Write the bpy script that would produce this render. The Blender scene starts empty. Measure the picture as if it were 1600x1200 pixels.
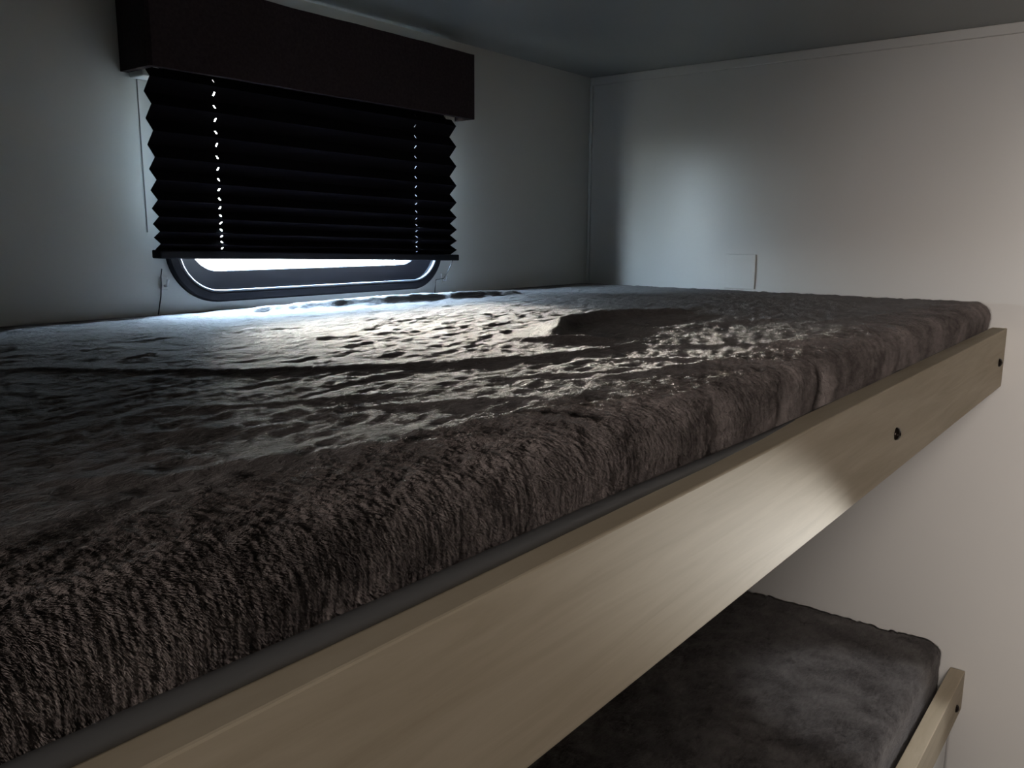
import bpy, bmesh, math, random
from mathutils import Vector, Matrix, noise
random.seed(4)
sc = bpy.context.scene
COL = sc.collection
H = 1.40                      # eye height above the floor; rel() heights below are measured from it

# ------------------------------------------------------------------ camera
cam_d = bpy.data.cameras.new('camera')
cam_d.sensor_width = 36.0
cam_d.lens = 36.0 * 1303.0 / 1600.0
cam_d.clip_start = 0.01
cam = bpy.data.objects.new('camera', cam_d)
COL.objects.link(cam)
RX, RY, RZ = ((0.62171627, -0.13500125, 0.77152028),
              (-0.78322374, -0.11398406, 0.61120227),
              (0.00542795, -0.98426739, -0.17660192))
m = Matrix(((RX[0], -RX[1], -RX[2], 0), (RY[0], -RY[1], -RY[2], 0), (RZ[0], -RZ[1], -RZ[2], H), (0, 0, 0, 1)))
cam.matrix_world = m
sc.camera = cam
sc.view_settings.view_transform = 'Standard'
sc.view_settings.look = 'None'
sc.view_settings.gamma = 1.0
sc.view_settings.use_curve_mapping = False
sc.view_settings.exposure = 0.0

# ------------------------------------------------------------------ daylight outside
world = bpy.data.worlds.new('daylight')
sc.world = world
world.use_nodes = True
wn = world.node_tree; wn.nodes.clear()
SKY, LOBE = 340.0, 2300.0
tc = wn.nodes.new('ShaderNodeTexCoord'); sep = wn.nodes.new('ShaderNodeSeparateXYZ')
wo = wn.nodes.new('ShaderNodeOutputWorld'); bg = wn.nodes.new('ShaderNodeBackground')
wn.links.new(tc.outputs['Generated'], sep.inputs[0]); wn.links.new(bg.outputs[0], wo.inputs[0])
def wramp(sock, stops):
    mp = wn.nodes.new('ShaderNodeMapRange'); mp.inputs['From Min'].default_value = -1; mp.inputs['From Max'].default_value = 1
    r = wn.nodes.new('ShaderNodeValToRGB'); wn.links.new(sock, mp.inputs['Value']); wn.links.new(mp.outputs[0], r.inputs[0])
    el = r.color_ramp.elements
    while len(el) < len(stops): el.new(.5)
    for e_, (p, c) in zip(el, stops): e_.position = p
    for e_, (p, c) in zip(el, stops): e_.color = (*c, 1)
    return r.outputs[0]
def wmath(op, a, b_):
    n_ = wn.nodes.new('ShaderNodeVectorMath'); n_.operation = op
    for k, v_ in enumerate((a, b_)):
        if isinstance(v_, tuple): n_.inputs[k].default_value = v_
        else: wn.links.new(v_, n_.inputs[k])
    return n_.outputs[0]
# sky: pale horizon, blue above, dull ground; a bright lobe added outside to light the mattress through the slit
sky = wramp(sep.outputs['Z'], [(.46, (.05, .05, .045)), (.50, (.20, .22, .23)), (.60, (.30, .38, .46)), (.80, (.50, .72, 1.0))])
band = wramp(sep.outputs['Z'], [(.49, (0, 0, 0)), (.515, (1, .94, .80)), (.58, (1, .95, .84)), (.66, (0, 0, 0))])
dt = wn.nodes.new('ShaderNodeVectorMath'); dt.operation = 'DOT_PRODUCT'; dt.inputs[1].default_value = (.24, .965, .08)
wn.links.new(tc.outputs['Generated'], dt.inputs[0])
face = wramp(dt.outputs['Value'], [(.970, (0, 0, 0)), (.994, (1, 1, 1))])
sky = wmath('MULTIPLY', sky, (SKY, SKY, SKY))
band = wmath('MULTIPLY', wmath('MULTIPLY', band, face), (LOBE, LOBE, LOBE))
wn.links.new(wmath('ADD', sky, band), bg.inputs[0])
bg.inputs['Strength'].default_value = 1.0

def area(name, loc, target, size, sy, power, color, spread=math.pi, portal=False):
    l = bpy.data.lights.new(name, 'AREA'); l.shape = 'RECTANGLE'; l.size = size; l.size_y = sy
    l.energy = power; l.color = color; l.spread = spread
    if portal: l.cycles.is_portal = True
    o = bpy.data.objects.new(name, l); COL.objects.link(o)
    o.location = Vector(loc)
    o.rotation_euler = (Vector(target) - Vector(loc)).to_track_quat('-Z', 'Y').to_euler()
    return o
# opening of the window: lets the renderer find the sky
area('window_portal', (0.795, 1.055, H + 0.06), (0.795, 0.0, H + 0.06), 0.60, 0.40, 1, (1, 1, 1), portal=True)
# open doorway at the end of the aisle behind the viewer
area('doorway_light', (-1.15, -.16, H + .10), (1.5, -.36, H - .38), .35, .22, 4.1, (1.0, .91, .85), spread=math.radians(49))
# window across the aisle, low down
area('aisle_window', (.62, -1.18, H - .45), (.55, .25, H - .25), .5, .35, .16, (1.0, .95, .9), spread=math.radians(110))
# unseen spot added to make the bright patch on the bunk board face
def spot(name, loc, target, power, ang, blend, size, color):
    l = bpy.data.lights.new(name, 'SPOT'); l.energy = power; l.spot_size = math.radians(ang); l.spot_blend = blend
    l.shadow_soft_size = size; l.color = color
    o = bpy.data.objects.new(name, l); COL.objects.link(o); o.location = Vector(loc)
    o.rotation_euler = (Vector(target) - Vector(loc)).to_track_quat('-Z', 'Y').to_euler()
    return o
spot('board_patch_spot', (1.347, -.048, H - .53), (.593, .2, H - .243), 20.0, 12.1, .72, .012, (1.0, .97, .90))
# unseen spot added to brighten the front of the lower mattress
spot('lower_mattress_spot', (1.20, -.35, H + .22), (1.22, .26, H - .68), 17.0, 19, .6, .015, (.95, .97, 1.0))

# ------------------------------------------------------------------ helpers
def mesh_obj(name, bm, mat, parent=None, smooth=False):
    me = bpy.data.meshes.new(name); bm.normal_update(); bm.to_mesh(me); bm.free()
    if smooth:
        for p in me.polygons: p.use_smooth = True
    o = bpy.data.objects.new(name, me); COL.objects.link(o)
    if mat: me.materials.append(mat)
    if parent: o.parent = parent; o.matrix_parent_inverse = Matrix.Translation(-parent.location)
    return o
def empty(name, loc):
    o = bpy.data.objects.new(name, None); COL.objects.link(o); o.location = loc; o.empty_display_size = .05
    return o
def tag(o, label, cat, group=None, kind=None):
    o['label'] = label; o['category'] = cat
    if group: o['group'] = group
    if kind: o['kind'] = kind
    return o
def struct(o, label=None):
    o['kind'] = 'structure'
    if label: o['label'] = label
    return o
def box(bm, x0, x1, y0, y1, z0, z1, bevel=0.0, seg=2):
    r = bmesh.ops.create_cube(bm, size=1.0)
    vs = r['verts']
    bmesh.ops.scale(bm, vec=(x1 - x0, y1 - y0, z1 - z0), verts=vs)
    bmesh.ops.translate(bm, vec=((x0 + x1) / 2, (y0 + y1) / 2, (z0 + z1) / 2 + H), verts=vs)
    if bevel:
        es = list({e for v in vs for e in v.link_edges})
        bmesh.ops.bevel(bm, geom=es, offset=bevel, segments=seg, profile=0.5, affect='EDGES')
def boxo(name, mat, parent, *a, **k):
    bm = bmesh.new(); box(bm, *a, **k); return mesh_obj(name, bm, mat, parent, False)
def tube(bm, pts, r, n=8):
    rings = []
    for i, p in enumerate(pts):
        p = Vector(p)
        a = Vector(pts[max(i - 1, 0)]); b = Vector(pts[min(i + 1, len(pts) - 1)])
        t = (b - a).normalized()
        up = Vector((0, 0, 1)) if abs(t.z) < .9 else Vector((1, 0, 0))
        s = t.cross(up).normalized(); u = s.cross(t)
        rings.append([bm.verts.new(p + (s * math.cos(2 * math.pi * k / n) + u * math.sin(2 * math.pi * k / n)) * r + Vector((0, 0, H))) for k in range(n)])
    for a, b in zip(rings, rings[1:]):
        for k in range(n): bm.faces.new((a[k], a[(k + 1) % n], b[(k + 1) % n], b[k]))
    bm.faces.new(rings[0][::-1]); bm.faces.new(rings[-1])
def lathe_y(bm, cx, cz, prof, n=20):           # prof: (radius, y)
    rings = []
    for r, y in prof:
        rings.append([bm.verts.new((cx + r * math.cos(2 * math.pi * k / n), y, cz + H + r * math.sin(2 * math.pi * k / n))) for k in range(n)])
    for a, b in zip(rings, rings[1:]):
        for k in range(n): bm.faces.new((a[k], a[(k + 1) % n], b[(k + 1) % n], b[k]))
    bm.faces.new(rings[0]); bm.faces.new(rings[-1][::-1])

# ------------------------------------------------------------------ materials
def base_mat(name, color, rough=.5, spec=.5, metal=0):
    mt = bpy.data.materials.new(name); mt.use_nodes = True
    b = mt.node_tree.nodes['Principled BSDF']
    b.inputs['Base Color'].default_value = (*color, 1); b.inputs['Roughness'].default_value = rough
    b.inputs['Specular IOR Level'].default_value = spec; b.inputs['Metallic'].default_value = metal
    return mt, mt.node_tree, b
def N(t, typ, **kw):
    n = t.nodes.new(typ)
    for k, v in kw.items():
        if k in n.inputs: n.inputs[k].default_value = v
        else: setattr(n, k, v)
    return n
def coords(t, scale=(1, 1, 1)):
    tc = N(t, 'ShaderNodeTexCoord'); mp = N(t, 'ShaderNodeMapping'); mp.inputs['Scale'].default_value = scale
    t.links.new(tc.outputs['Object'], mp.inputs['Vector']); return mp.outputs[0]
def noisy(t, b, c0, c1, scale, vscale=(1, 1, 1), bump=0.0, dist=.001, detail=5):
    v = coords(t, vscale); n = N(t, 'ShaderNodeTexNoise', Scale=scale, Detail=detail)
    t.links.new(v, n.inputs['Vector'])
    r = N(t, 'ShaderNodeValToRGB'); r.color_ramp.elements[0].position = .3; r.color_ramp.elements[1].position = .7
    r.color_ramp.elements[0].color = (*c0, 1); r.color_ramp.elements[1].color = (*c1, 1)
    t.links.new(n.outputs[0], r.inputs[0]); t.links.new(r.outputs[0], b.inputs['Base Color'])
    if bump:
        bp = N(t, 'ShaderNodeBump', Strength=bump, Distance=dist); t.links.new(n.outputs[0], bp.inputs['Height'])
        t.links.new(bp.outputs[0], b.inputs['Normal'])
    return n

M = {}
mt, t, b = base_mat('wall_panel_paint', (.60, .60, .57), .42, .4)
noisy(t, b, (.58, .58, .555), (.62, .62, .59), 3, bump=.03, dist=.004); M['wall'] = mt
mt, t, b = base_mat('glossy_wall_laminate', (.60, .58, .55), .20, .5)
noisy(t, b, (.585, .57, .54), (.62, .60, .57), 2.5, bump=.04, dist=.006)
v = coords(t); n = N(t, 'ShaderNodeTexNoise', Scale=6, Detail=3); t.links.new(v, n.inputs['Vector'])
mr = N(t, 'ShaderNodeMapRange'); mr.inputs['To Min'].default_value = .27; mr.inputs['To Max'].default_value = .37
t.links.new(n.outputs[0], mr.inputs['Value']); t.links.new(mr.outputs[0], b.inputs['Roughness']); M['endwall'] = mt
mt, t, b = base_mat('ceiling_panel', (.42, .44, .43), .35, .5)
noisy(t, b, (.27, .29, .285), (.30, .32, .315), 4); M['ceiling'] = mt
mt, t, b = base_mat('floor_vinyl', (.2, .17, .14), .5); noisy(t, b, (.16, .13, .10), (.24, .20, .16), 4, (1, 12, 1)); M['floor'] = mt
mt, t, b = base_mat('pale_oak_laminate', (.5, .46, .39), .6, .12)
v = coords(t, (1.6, 10, 22)); n = N(t, 'ShaderNodeTexNoise', Scale=3.2, Detail=9, Roughness=.62, Distortion=.5); t.links.new(v, n.inputs['Vector'])
r = N(t, 'ShaderNodeValToRGB')
r.color_ramp.elements[0].position = .32; r.color_ramp.elements[0].color = (.42, .35, .25, 1)
r.color_ramp.elements[1].position = .68; r.color_ramp.elements[1].color = (.53, .455, .34, 1)
t.links.new(n.outputs[0], r.inputs[0]); t.links.new(r.outputs[0], b.inputs['Base Color'])
bp = N(t, 'ShaderNodeBump', Strength=.08, Distance=.001); t.links.new(n.outputs[0], bp.inputs['Height']); t.links.new(bp.outputs[0], b.inputs['Normal'])
M['oak'] = mt
mt, t, b = base_mat('raw_plywood', (.35, .28, .2), .7); noisy(t, b, (.30, .24, .17), (.40, .33, .24), 5, (1, 8, 1)); M['ply'] = mt
M['screw'] = base_mat('dark_bronze_screw', (.03, .022, .018), .25, .6, .8)[0]
M['black'] = base_mat('black_plastic', (.010, .010, .014), .6, .15)[0]
M['bead'] = base_mat('grey_seal', (.09, .095, .105), .35, .4)[0]
mt, t, b = base_mat('black_pleated_fabric', (.004, .0035, .005), .95, .08)
noisy(t, b, (.007, .006, .009), (.010, .009, .013), 300, bump=.2, dist=.0003); M['blind'] = mt
mt, t, b = base_mat('dark_woven_fabric', (.016, .012, .013), .95, .15)
noisy(t, b, (.034, .025, .028), (.050, .038, .042), 260, bump=.3, dist=.0004); M['valance'] = mt
M['dim_wall'] = base_mat('dark_unseen_wall', (.16, .13, .10), .5, .4)[0]  # unseen walls given a dark colour to cut bounced light
M['lining'] = base_mat('pale_blind_lining', (.09, .094, .097), .7, .2)[0]
M['clear'] = base_mat('clear_plastic', (.7, .72, .74), .1, .6)[0]
M['cord'] = base_mat('dark_cord', (.05, .05, .055), .8)[0]
M['white'] = base_mat('white_plastic', (.75, .75, .73), .35, .5)[0]
M['piping'] = base_mat('grey_piping', (.10, .10, .10), .5, .4)[0]
M['seam'] = base_mat('dark_joint', (.12, .12, .12), .7)[0]
# acrylic pane
mt = bpy.data.materials.new('acrylic_pane'); mt.use_nodes = True; t = mt.node_tree; t.nodes.clear()
o_ = N(t, 'ShaderNodeOutputMaterial'); mx = N(t, 'ShaderNodeMixShader'); tr = N(t, 'ShaderNodeBsdfTransparent'); gl = N(t, 'ShaderNodeBsdfGlossy', Roughness=.05)
tr.inputs[0].default_value = (.93, .95, .95, 1); mx.inputs[0].default_value = .06
t.links.new(tr.outputs[0], mx.inputs[1]); t.links.new(gl.outputs[0], mx.inputs[2]); t.links.new(mx.outputs[0], o_.inputs[0]); M['pane'] = mt

def plush(name, dark, light, seed):
    mt, t, b = base_mat(name, dark, .85, .15)
    b.inputs['Sheen Weight'].default_value = .35; b.inputs['Sheen Roughness'].default_value = .45
    b.inputs['Sheen Tint'].default_value = (.75, .70, .68, 1)
    v = coords(t, (1, 1, 1))
    n1 = N(t, 'ShaderNodeTexNoise', noise_dimensions='4D', Scale=14, Detail=6, Roughness=.65, Distortion=.8); n1.inputs['W'].default_value = seed
    t.links.new(v, n1.inputs['Vector'])
    v2 = coords(t, (.6, 1.3, 1.0))
    n2 = N(t, 'ShaderNodeTexNoise', Scale=170, Detail=5, Roughness=.7, Distortion=.6); t.links.new(v2, n2.inputs['Vector'])
    mix = N(t, 'ShaderNodeMath', operation='MULTIPLY_ADD'); mix.inputs[1].default_value = .45
    t.links.new(n2.outputs[0], mix.inputs[0]); t.links.new(n1.outputs[0], mix.inputs[2])
    r = N(t, 'ShaderNodeValToRGB'); r.color_ramp.elements[0].position = .58; r.color_ramp.elements[1].position = .88
    r.color_ramp.elements[0].color = (*dark, 1); r.color_ramp.elements[1].color = (*light, 1)
    t.links.new(mix.outputs[0], r.inputs[0]); t.links.new(r.outputs[0], b.inputs['Base Color'])
    v3 = coords(t, (.7, 1.2, .45))
    n3 = N(t, 'ShaderNodeTexNoise', Scale=420, Detail=3, Roughness=.6, Distortion=.3); t.links.new(v3, n3.inputs['Vector'])
    b1 = N(t, 'ShaderNodeBump', Strength=.8, Distance=.003); t.links.new(n2.outputs[0], b1.inputs['Height'])
    b2 = N(t, 'ShaderNodeBump', Strength=.5, Distance=.0012); t.links.new(n3.outputs[0], b2.inputs['Height'])
    t.links.new(b1.outputs[0], b2.inputs['Normal']); t.links.new(b2.outputs[0], b.inputs['Normal'])
    return mt
M['plush'] = plush('grey_brown_plush', (.060, .052, .050), (.115, .100, .096), 1.0)
M['pile'] = plush('grey_brown_pile', (.070, .057, .053), (.27, .228, .212), 1.0)  # front pile coloured lighter than the cover to offset its self-shadow
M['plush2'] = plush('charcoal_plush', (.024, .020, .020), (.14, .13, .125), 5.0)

# ------------------------------------------------------------------ the room
XE, YW, YB, XB = 1.50, .985, -1.25, -1.75      # end wall, window wall, far aisle wall, wall behind the viewer
ZC, ZF = .315, -H
def rrect(cx, cz, hx, hz, r, y, n=10):
    pts = []
    for (sx, sz, a0) in ((1, 1, 0), (-1, 1, 90), (-1, -1, 180), (1, -1, 270)):
        for k in range(n + 1):
            a = math.radians(a0 + 90 * k / n)
            pts.append((cx + sx * (hx - r) + r * math.cos(a), y, cz + sz * (hz - r) + r * math.sin(a) + H))
    return pts
WX0, WX1, WZ0, WZ1 = .550, 1.045, -.089, .235  # outer edge of the window flange on the wall
wcx, wcz, whx, whz = (WX0 + WX1) / 2, (WZ0 + WZ1) / 2, (WX1 - WX0) / 2, (WZ1 - WZ0) / 2
bm = bmesh.new()                                # window wall with its rounded opening and thickness
hole = rrect(wcx, wcz, whx - .008, whz - .008, .062, YW)
hv = [bm.verts.new(p) for p in hole]; n = len(hv)
he = [bm.edges.new((hv[i], hv[(i + 1) % n])) for i in range(n)]
ov = [bm.verts.new(p) for p in ((XB, YW, ZF + H), (XE, YW, ZF + H), (XE, YW, ZC + H), (XB, YW, ZC + H))]
oe = [bm.edges.new((ov[i], ov[(i + 1) % 4])) for i in range(4)]
bmesh.ops.triangle_fill(bm, edges=he + oe, use_beauty=True)
r = bmesh.ops.extrude_face_region(bm, geom=bm.faces[:])
bmesh.ops.translate(bm, vec=(0, .035, 0), verts=[g for g in r['geom'] if isinstance(g, bmesh.types.BMVert)])
bmesh.ops.recalc_face_normals(bm, faces=bm.faces[:])
struct(mesh_obj('wall_window_side', bm, M['wall']))
struct(boxo('wall_end', M['endwall'], None, XE, XE + .03, YB, YW + .035, ZF, ZC))
struct(boxo('wall_aisle_side', M['dim_wall'], None, XB, XE, YB - .03, YB, ZF, ZC))
struct(boxo('wall_behind', M['dim_wall'], None, XB - .03, XB, YB, YW + .035, ZF, ZC))
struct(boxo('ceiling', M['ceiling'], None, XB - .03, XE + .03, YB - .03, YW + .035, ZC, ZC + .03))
struct(boxo('floor', M['floor'], None, XB - .03, XE + .03, YB - .03, YW + .035, ZF - .03, ZF))
struct(boxo('trim_1', M['endwall'], None, XE - .004, XE, YB, YW, ZC - .016, ZC, bevel=.0015))     # cover strip under the ceiling
struct(boxo('trim_2', M['wall'], None, XE - .006, XE, YW - .006, YW, ZF, ZC - .016, bevel=.002))   # corner strip
struct(boxo('trim_3', M['seam'], None, .5295, .5305, YW - .0006, YW, .0, .24))                      # panel joint beside the window

# ------------------------------------------------------------------ window
bm = bmesh.new()
cfg = [(.000, YW, .070), (.000, YW - .006, .070), (.002, YW - .008, .069), (.011, YW - .008, .060), (.013, YW - .006, .059),
       (.013, YW + .003, .059), (.018, YW + .0045, .055), (.039, YW + .010, .041), (.040, YW + .012, .040), (.040, YW + .044, .040)]
loops = []
for ins, y, rad in cfg:
    loops.append([bm.verts.new(p) for p in rrect(wcx, wcz, whx - ins, whz - ins, rad, y, 22)])
for a, b_ in zip(loops, loops[1:]):
    for k in range(len(a)): bm.faces.new((a[k], a[(k + 1) % len(a)], b_[(k + 1) % len(a)], b_[k]))
bmesh.ops.recalc_face_normals(bm, faces=bm.faces[:])
win = struct(mesh_obj('window_1', bm, M['black'], None, False))
bm = bmesh.new(); L1 = []
for ins, y in ((.0128, YW - .0085), (.0142, YW - .0092), (.0156, YW - .0082), (.0150, YW - .004)):
    L1.append([bm.verts.new(p) for p in rrect(wcx, wcz, whx - ins, whz - ins, .0705 - ins, y, 14)])
for a, b_ in zip(L1, L1[1:]):
    for k in range(len(a)): bm.faces.new((a[k], a[(k + 1) % len(a)], b_[(k + 1) % len(a)], b_[k]))
mesh_obj('seal', bm, M['bead'], win, True)
bm = bmesh.new(); vs = [bm.verts.new(p) for p in rrect(wcx, wcz, whx - .043, whz - .043, .040, YW + .037, 14)]; bm.faces.new(vs)
r = bmesh.ops.extrude_face_region(bm, geom=bm.faces[:]); bmesh.ops.translate(bm, vec=(0, .003, 0), verts=[g for g in r['geom'] if isinstance(g, bmesh.types.BMVert)])
mesh_obj('pane', bm, M['pane'], win)

# ------------------------------------------------------------------ pleated blind
BY = .952
BX0, BX1 = .523, 1.043
blind = tag(empty('pleated_blind', (.79, BY, H - .04)), 'black pleated blind drawn nearly closed over the window, daylight glinting through its cord holes', 'blind')
tips = [.296, .265, .234, .203, .172, .140, .109, .078, .051, .027, .007, -.011, -.026]
zs = []
for a, b_ in zip(tips, tips[1:]):
    zs += [(a, -1), ((a + b_) / 2, 1)]
zs += [(tips[-1], -1), (-.034, 1)]
zs = [z for z in zs if z[0] < .26]
bm = bmesh.new(); hw = .0010
HX = (.609, .958)
xs = sorted([BX0] + [x_ for x_ in (BX0 + (BX1 - BX0) * k / 12 for k in range(1, 12)) if all(abs(x_ - h) > .01 for h in HX)] + [BX1] + [h + s * hw for h in HX for s in (-1, 1)])
grid = []
for i, (z, s) in enumerate(zs):
    rows = [(z, BY + s * .0075)]
    if i + 1 < len(zs):
        z2, s2 = zs[i + 1]
        for f in (.38, .62): rows.append((z + (z2 - z) * f, BY + (s + (s2 - s) * f) * .0075))
    grid += rows
def tilt(x, z): return z + .013 * (BX1 - x) / (BX1 - BX0) * min(max((.25 - z) / .28, 0), 1)   # hangs a little higher on the left
for layer in (0, 1):                            # black room side, pale lining towards the glass
    V = [[bm.verts.new((x, y + .0018 * math.sin(x * 9) + .0008 * layer, tilt(x, z) + H)) for x in xs] for z, y in grid]
    for i in range(len(V) - 1):
        for j in range(len(xs) - 1):
            if i % 3 == 1 and any(abs((xs[j] + xs[j + 1]) / 2 - h) < 1e-4 for h in HX): continue
            q = (V[i][j], V[i + 1][j], V[i + 1][j + 1], V[i][j + 1])
            f_ = bm.faces.new(q if layer == 0 else q[::-1]); f_.material_index = layer
pf = mesh_obj('pleated_fabric', bm, M['blind'], blind)
pf.data.materials.append(M['lining'])
bm = bmesh.new(); box(bm, BX0 - .002, BX1 + .003, BY - .010, BY + .010, -.0435, -.0335, bevel=.0015)
for v_ in bm.verts: v_.co.z = tilt(v_.co.x, v_.co.z - H) + H
mesh_obj('bottom_bar', bm, M['black'], blind)
for pts in ([(.527, BY, -.043), (.532, BY + .012, -.052), (.541, YW - .004, -.064), (.540, YW - .003, -.078), (.535, YW - .003, -.100)],
            [(1.040, BY, -.043), (1.043, BY + .012, -.060), (1.047, YW - .006, -.0745), (1.030, YW - .004, -.076), (1.029, YW - .003, -.090), (1.026, YW - .003, -.112)]):
    bm = bmesh.new(); tube(bm, pts, .0007, 6); mesh_obj('cord', bm, M['cord'], blind, True)
def clip(x, z, label):
    c = empty('cord_clip', (x, YW, z + H)); tag(c, label, 'clip')
    bm = bmesh.new(); box(bm, x - .005, x + .005, YW - .003, YW, z - .008, z + .008, bevel=.001); mesh_obj('base_plate', bm, M['wall'], c)
    bm = bmesh.new(); tube(bm, [(x, YW - .002, z - .003), (x, YW - .008, z - .003), (x, YW - .010, z + .001), (x + .001, YW - .010, z + .005)], .0016, 8); mesh_obj('hook', bm, M['clear'], c, True)
clip(.546, -.062, 'small clear cord clip on the wall left of the window')
clip(1.050, -.0745, 'small clear cord clip on the wall right of the window')

# ------------------------------------------------------------------ valance
VX0, VX1, VY0, VZ0, VZ1 = .511, 1.064, .920, .181, .282
val = tag(empty('window_valance', (.79, YW, VZ0 + H)), 'dark brown fabric pelmet box above the window blind', 'valance')
bm = bmesh.new()
nseg = 40
def front(x):                                   # the padded cloth face undulates slightly
    return VY0 + .0008 * math.sin(x * 37) + .0006 * math.sin(x * 91)
outer = [(VX0, YW)] + [(VX0, VY0 + .004), (VX0 + .004, VY0)] + [(VX0 + .01 + (VX1 - VX0 - .02) * k / nseg, None) for k in range(nseg + 1)] + [(VX1 - .004, VY0), (VX1, VY0 + .004), (VX1, YW)]
outer = [(x, front(x) if y is None else y) for x, y in outer]
inner = [(min(max(x, VX0 + .009), VX1 - .009), max(y, VY0 + .009)) for x, y in outer]
def vring(pts, z): return [bm.verts.new((x, y, z + H + .0003 * math.sin(x * 23))) for x, y in pts]
ob = vring(outer, VZ0 + .002); ot = vring(outer, VZ1); ib = vring(inner, VZ0 + .002); it = vring(inner, VZ1)
for i in range(len(outer) - 1):
    for a, b_ in ((ob, ot), (ot, it), (it, ib), (ib, ob)):
        try: bm.faces.new((a[i], a[i + 1], b_[i + 1], b_[i]))
        except ValueError: pass
for i in (0, -1): bm.faces.new((ob[i], ot[i], it[i], ib[i]))
bmesh.ops.recalc_face_normals(bm, faces=bm.faces[:])
mesh_obj('fabric_panel', bm, M['valance'], val)
for x in (VX0 + .010, VX1 - .034):
    boxo('bracket', M['white'], val, x, x + .022, YW - .030, YW, VZ0 - .004, VZ0 + .030, bevel=.002)
boxo('headrail', M['black'], blind, BX0, BX1, BY - .012, BY + .014, .247, .262, bevel=.001)

# ------------------------------------------------------------------ bunks
def bunk(label, ztop, zbot, y0, y1, screws, x0=-.42):
    bk = tag(empty('bunk_bed', ((x0 + XE) / 2, (y0 + YW) / 2, zbot + H)), label, 'bunk bed')
    boxo('front_board', M['oak'], bk, x0, XE - .003, y0, y1, zbot, ztop, bevel=.0012)
    boxo('base_panel', M['ply'], bk, x0, XE - .003, y1, YW - .002, zbot + .002, zbot + .014)
    for x, z in screws:
        bm = bmesh.new(); lathe_y(bm, x, z, [(.0065, y0 + .001), (.0065, y0 - .001), (.0055, y0 - .0028), (.0032, y0 - .0042), (.0012, y0 - .0046)])
        mesh_obj('screw_cap', bm, M['screw'], bk, True)
    return bk
up = bunk('upper bunk with pale wood-grain front board and two dark screw caps', -.140, -.232, .200, .221, [(.861, -.191), (1.452, -.189)])
lo = bunk('lower bunk at bottom right with a pale front board and a single dark screw cap', -.722, -.792, .206, .229, [(1.445, -.766)])
boxo('side_panel', M['white'], lo, -.42, 1.424, .212, .226, ZF, -.793, bevel=.001)

def smooth(a, b_, x):
    t_ = min(max((x - a) / (b_ - a), 0), 1); return t_ * t_ * (3 - 2 * t_)
def poly_dist(px, py, pts):
    best = (9, 0, 0); tot = 0
    n_ = len(pts) - 1
    for i in range(n_):
        ax, ay = pts[i]; bx, by = pts[i + 1]
        dx, dy = bx - ax, by - ay; L = dx * dx + dy * dy
        u = min(max(((px - ax) * dx + (py - ay) * dy) / L, 0), 1)
        qx, qy = ax + u * dx, ay + u * dy
        d = math.hypot(px - qx, py - qy)
        if d < best[0]:
            side = dx * (py - ay) - dy * (px - ax)    # >0: on the window side for folds that run away from the viewer
            best = (d, side, (i + u) / n_)
    return best
# fold: points (x, y), height, width on the window side, width on the aisle side
FOLDS = [
    ([(.26, .640), (.30, .580), (.342, .523), (.391, .491), (.468, .434), (.548, .401), (.624, .387), (.672, .387)], .0050, .022, .0045),
    ([(.150, .334), (.178, .314), (.207, .306), (.242, .296), (.274, .279), (.297, .267)], .0050, .012, .0050),
    ([(.290, .290), (.326, .285), (.349, .276), (.367, .255), (.367, .222)], .0055, .010, .0045),
    ([(.287, .379), (.327, .354), (.365, .329), (.407, .303)], .0032, .009, .004),
    ([(.200, .400), (.240, .370), (.270, .355)], .0025, .009, .004),
    ([(.361, .285), (.389, .271), (.404, .250)], .0035, .007, .004),
    ([(.255, .43), (.31, .40), (.37, .37)], .0025, .009, .004),
    ([(.44, .37), (.50, .33), (.56, .31)], .0030, .008, .004),
    ([(.503, .306), (.568, .290), (.648, .273)], .0050, .010, .0045),
    ([(.568, .359), (.609, .311), (.650, .252)], .0035, .009, .0045),
    ([(.667, .367), (.752, .293), (.832, .25)], .0040, .010, .005),
    ([(.791, .451), (.818, .389), (.811, .329)], .0040, .010, .005),
    ([(.648, .462), (.680, .478), (.735, .515), (.85, .535), (.98, .50)], .0230, .020, .006),
    ([(.625, .478), (.640, .440), (.668, .415)], .0130, .014, .006),
    ([(.80, .43), (.92, .40), (1.02, .36)], .0035, .010, .005),
    ([(.95, .33), (1.08, .30), (1.2, .28)], .0035, .010, .005),
    ([(.66, .915), (.90, .895), (1.10, .880)], .0200, .035, .012),
    ([(.45, .66), (.60, .62), (.75, .60)], .0016, .010, .006),
    ([(.50, .75), (.70, .70), (.95, .66)], .0016, .010, .006),
    ([(.70, .60), (.90, .56), (1.1, .52)], .0030, .014, .006),
]
FB = [(min(p[0] for p in f[0]) - .1, max(p[0] for p in f[0]) + .1, min(p[1] for p in f[0]) - .12, max(p[1] for p in f[0]) + .12) for f in FOLDS]
def folds(x, y):
    h = 0
    for f, bb in zip(FOLDS, FB):
        if not (bb[0] < x < bb[1] and bb[2] < y < bb[3]): continue
        d, side, u = poly_dist(x, y, f[0])
        w = f[2] if side > 0 else f[3]
        h = max(h, f[1] * math.exp(-(d / w) ** 2 * (1 if side > 0 else 1.2)) * (.35 + .65 * math.sin(math.pi * min(max(u * .9 + .05, 0), 1)) ** .6))
    return h
def turb(x, y, z, s, o, seed): return noise.turbulence(Vector((x * s + seed, y * s, z * s)), o, False, noise_basis='PERLIN_ORIGINAL') 
def fbm(x, y, z, s, o, seed): return noise.fractal(Vector((x * s + seed, y * s - seed, z * s)), 1.0, 2.0, o, noise_basis='PERLIN_ORIGINAL')

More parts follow.
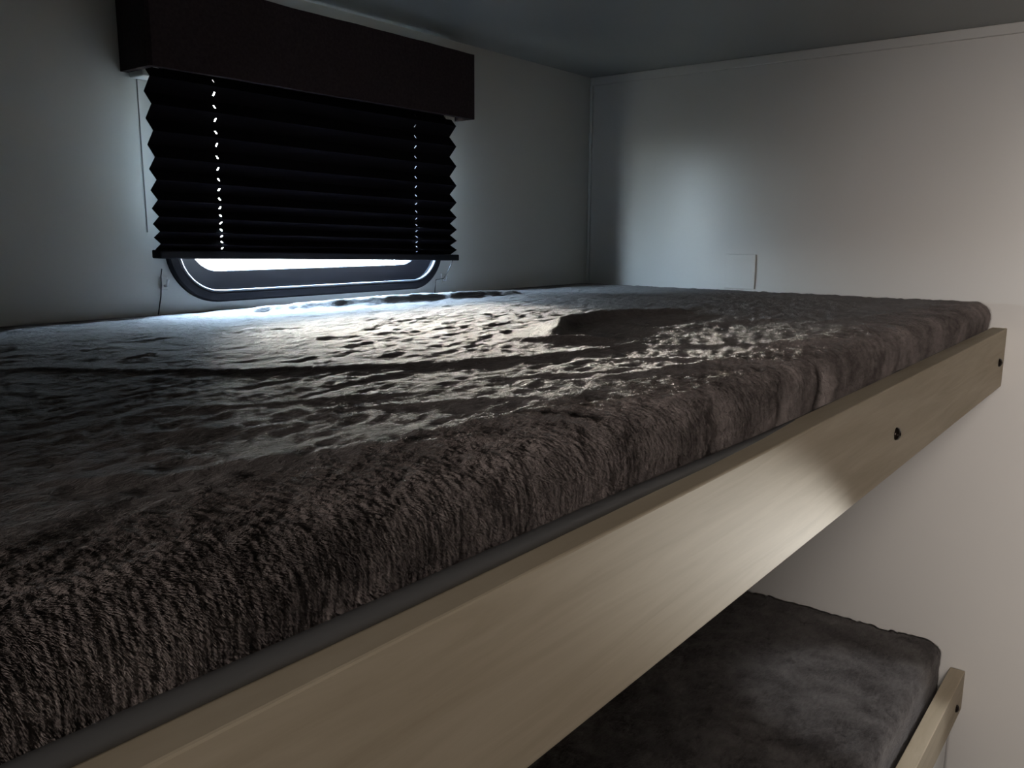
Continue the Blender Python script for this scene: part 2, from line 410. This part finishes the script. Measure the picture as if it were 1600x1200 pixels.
def mattress(name, mat, ztop, zbot, yf, rad, x0, x1, amp, use_folds, label, seed, step=.0028, dents=(), rcorner=.028, zfade=-.160):
    yb = YW - .006
    prof = []                                   # (y, z, ny, nz)
    nt = int((yb - yf - rad) / step)
    for k in range(nt + 1):
        prof.append((yb + (yf + rad - yb) * k / nt, ztop, 0, 1))
    for k in range(1, 11):
        a = math.radians(90 * k / 10)
        prof.append((yf + rad - rad * math.sin(a), ztop - rad + rad * math.cos(a), -math.sin(a), math.cos(a)))
    nf = max(4, int((ztop - rad - zbot) / step))
    for k in range(1, nf + 1):
        prof.append((yf + (.009 * min(1, (ztop - rad - zbot) * k / nf / .038) ** 2 if use_folds else 0), ztop - rad + (zbot - ztop + rad) * k / nf, -1, 0))
    nx = int((x1 - x0) / step)
    me = bpy.data.meshes.new(name); verts = []; faces = []
    for i in range(nx + 1):
        x = x0 + (x1 - x0) * i / nx
        rc = rcorner; dx = max(0, x - (x1 - rc)); inset = rc - math.sqrt(max(rc * rc - dx * dx, 0))
        for (y, z, ny, nz) in prof:
            fw = smooth(.0, 1, min(1, (yb - y) / .02)) if use_folds else 1
            wx, wy = x * .32 + y * .18, y * 1.2 - x * .5             # creases run obliquely along the bunk
            h = amp * .15 * fbm(x * .8, y * 1.25, z, 7, 2, seed) + amp * .22 * fbm(x * .8, y * 1.5, z, 45, 4, seed + 3)
            h += amp * .48 * (.5 - abs(fbm(wx, wy, z, 55, 4, seed + 9)) * 1.6) * (.3 + .7 * nz)
            h += amp * .35 * (.5 - abs(fbm(wx * 1.3, wy, z, 21, 3, seed + 19)) * 1.6) * (.2 + .8 * nz)
            h += amp * .46 * (.5 - abs(fbm(x * .22 + y * .10, y * 1.1 - x * .30, z, 120, 3, seed + 29)) * 1.7) * (.25 + .75 * nz)
            if use_folds and nz > .02: h += folds(x, y) * nz * .55
            front_w = 1 - nz
            for (xd, wd, dd) in dents:
                h -= dd * math.exp(-((x - xd - (z - ztop) * .3) / wd) ** 2) * smooth(0.02, .6, front_w)
            h *= fw
            edge = front_w * inset * 0.9 + nz * inset * .25 
            if front_w > .5: h = h * smooth(zfade - .002, zfade + .02, z)
            pull = max(0, 1 - (y - yf) / .15) * inset
            verts.append((x, y + ny * h + pull, z + nz * h + H - nz * inset * .15))
    m_ = len(prof)
    for i in range(nx):
        for j in range(m_ - 1):
            a = i * m_ + j; faces.append((a, a + 1, a + m_ + 1, a + m_))
    # close the ends, the back and the underside
    base = len(verts)
    for i in (0, nx):
        x = x0 if i == 0 else x1
        verts.append((x, yb, zbot + H))
    for i, bi in ((0, base), (nx, base + 1)):
        loop = [i * m_ + j for j in range(m_)] + [bi]
        faces.append(tuple(loop if i == 0 else loop[::-1])) 
    faces.append(tuple([i * m_ + m_ - 1 for i in range(nx + 1)] + [base + 1, base]))
    faces.append(tuple([base, base + 1] + [i * m_ for i in range(nx, -1, -1)]))
    me.from_pydata(verts, [], faces); me.update()
    for p in me.polygons: p.use_smooth = len(p.vertices) == 4
    bm = bmesh.new(); bm.from_mesh(me); bmesh.ops.recalc_face_normals(bm, faces=bm.faces[:]); bm.to_mesh(me); bm.free()
    me.materials.append(mat)
    o = bpy.data.objects.new(name, me); COL.objects.link(o)
    tag(o, label, 'mattress')
    return o
mu = mattress('mattress', M['plush'], -.1000, -.2175, .2225, .020, -.40, 1.488, .0024, True,
              'rumpled grey-brown plush covered mattress on the upper bunk under the window', 1.7,
              dents=((.70, .012, .007), (.50, .018, .0035), (.61, .013, .0025), (.30, .012, .0020), (.95, .02, .003), (.40, .02, .002), (.18, .03, .002)))
bm = bmesh.new()
tube(bm, [(x, .2165 + .0055 * smooth(.25, .9, x) + .0006 * math.sin(x * 21), -.1362 - .009 * smooth(.22, .75, x)) for x in [-.40 + k * .04 for k in range(47)]], .0042, 10)
pp = mesh_obj('piping', bm, M['piping'], mu, True)
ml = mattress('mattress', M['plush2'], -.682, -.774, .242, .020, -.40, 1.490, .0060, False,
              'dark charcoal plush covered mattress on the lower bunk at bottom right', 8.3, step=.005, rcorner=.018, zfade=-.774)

# ------------------------------------------------------------------ small wall plate
wp = boxo('wall_plate', M['endwall'], None, XE - .004, XE, .614, .673, -.098, -.034, bevel=.001)
tag(wp, 'small pale square plate on the end wall just above the upper mattress', 'wall plate')

# ------------------------------------------------------------------ plush pile of the covers
def pile(o, count, kids, length, seed, near):
    vg = o.vertex_groups.new(name='pile')
    me = o.data
    for v_ in me.vertices:
        x, y, z = v_.co
        if y > .300 or x > 1.487 or x < -.15 or z < H - .152: continue
        d_ = math.sqrt(x * x + y * y + .01)
        w = min(1.0, max(.10, (near / d_) ** 1.1)) * (1 - smooth(.245, .300, y))
        vg.add([v_.index], w, 'REPLACE')
    o.modifiers.new('pile', 'PARTICLE_SYSTEM')
    ps = o.particle_systems[0]; st = ps.settings
    ps.seed = seed; st.type = 'HAIR'; st.count = count; st.hair_step = 3; st.display_step = 2; st.render_step = 2
    st.use_advanced_hair = True
    st.hair_length = length
    st.emit_from = 'FACE'; st.distribution = 'RAND'; st.use_emit_random = True
    st.normal_factor = length * .55; st.factor_random = length * .16
    st.object_align_factor = (length * .22, -length * .10, -length * .50)
    st.child_type = 'INTERPOLATED'; st.rendered_child_count = kids; st.child_percent = 1; st.child_length = 1.0
    st.clump_factor = .12; st.roughness_1 = .0003; st.roughness_1_size = .02; st.roughness_2 = .0004; st.roughness_endpoint = .0004
    st.root_radius = .12; st.tip_radius = .04; st.radius_scale = .0022; st.shape = 0
    ps.vertex_group_density = 'pile'
    me.materials.append(M['pile']); st.material = 2
pile(mu, 26000, 20, .0012, 3, .35)
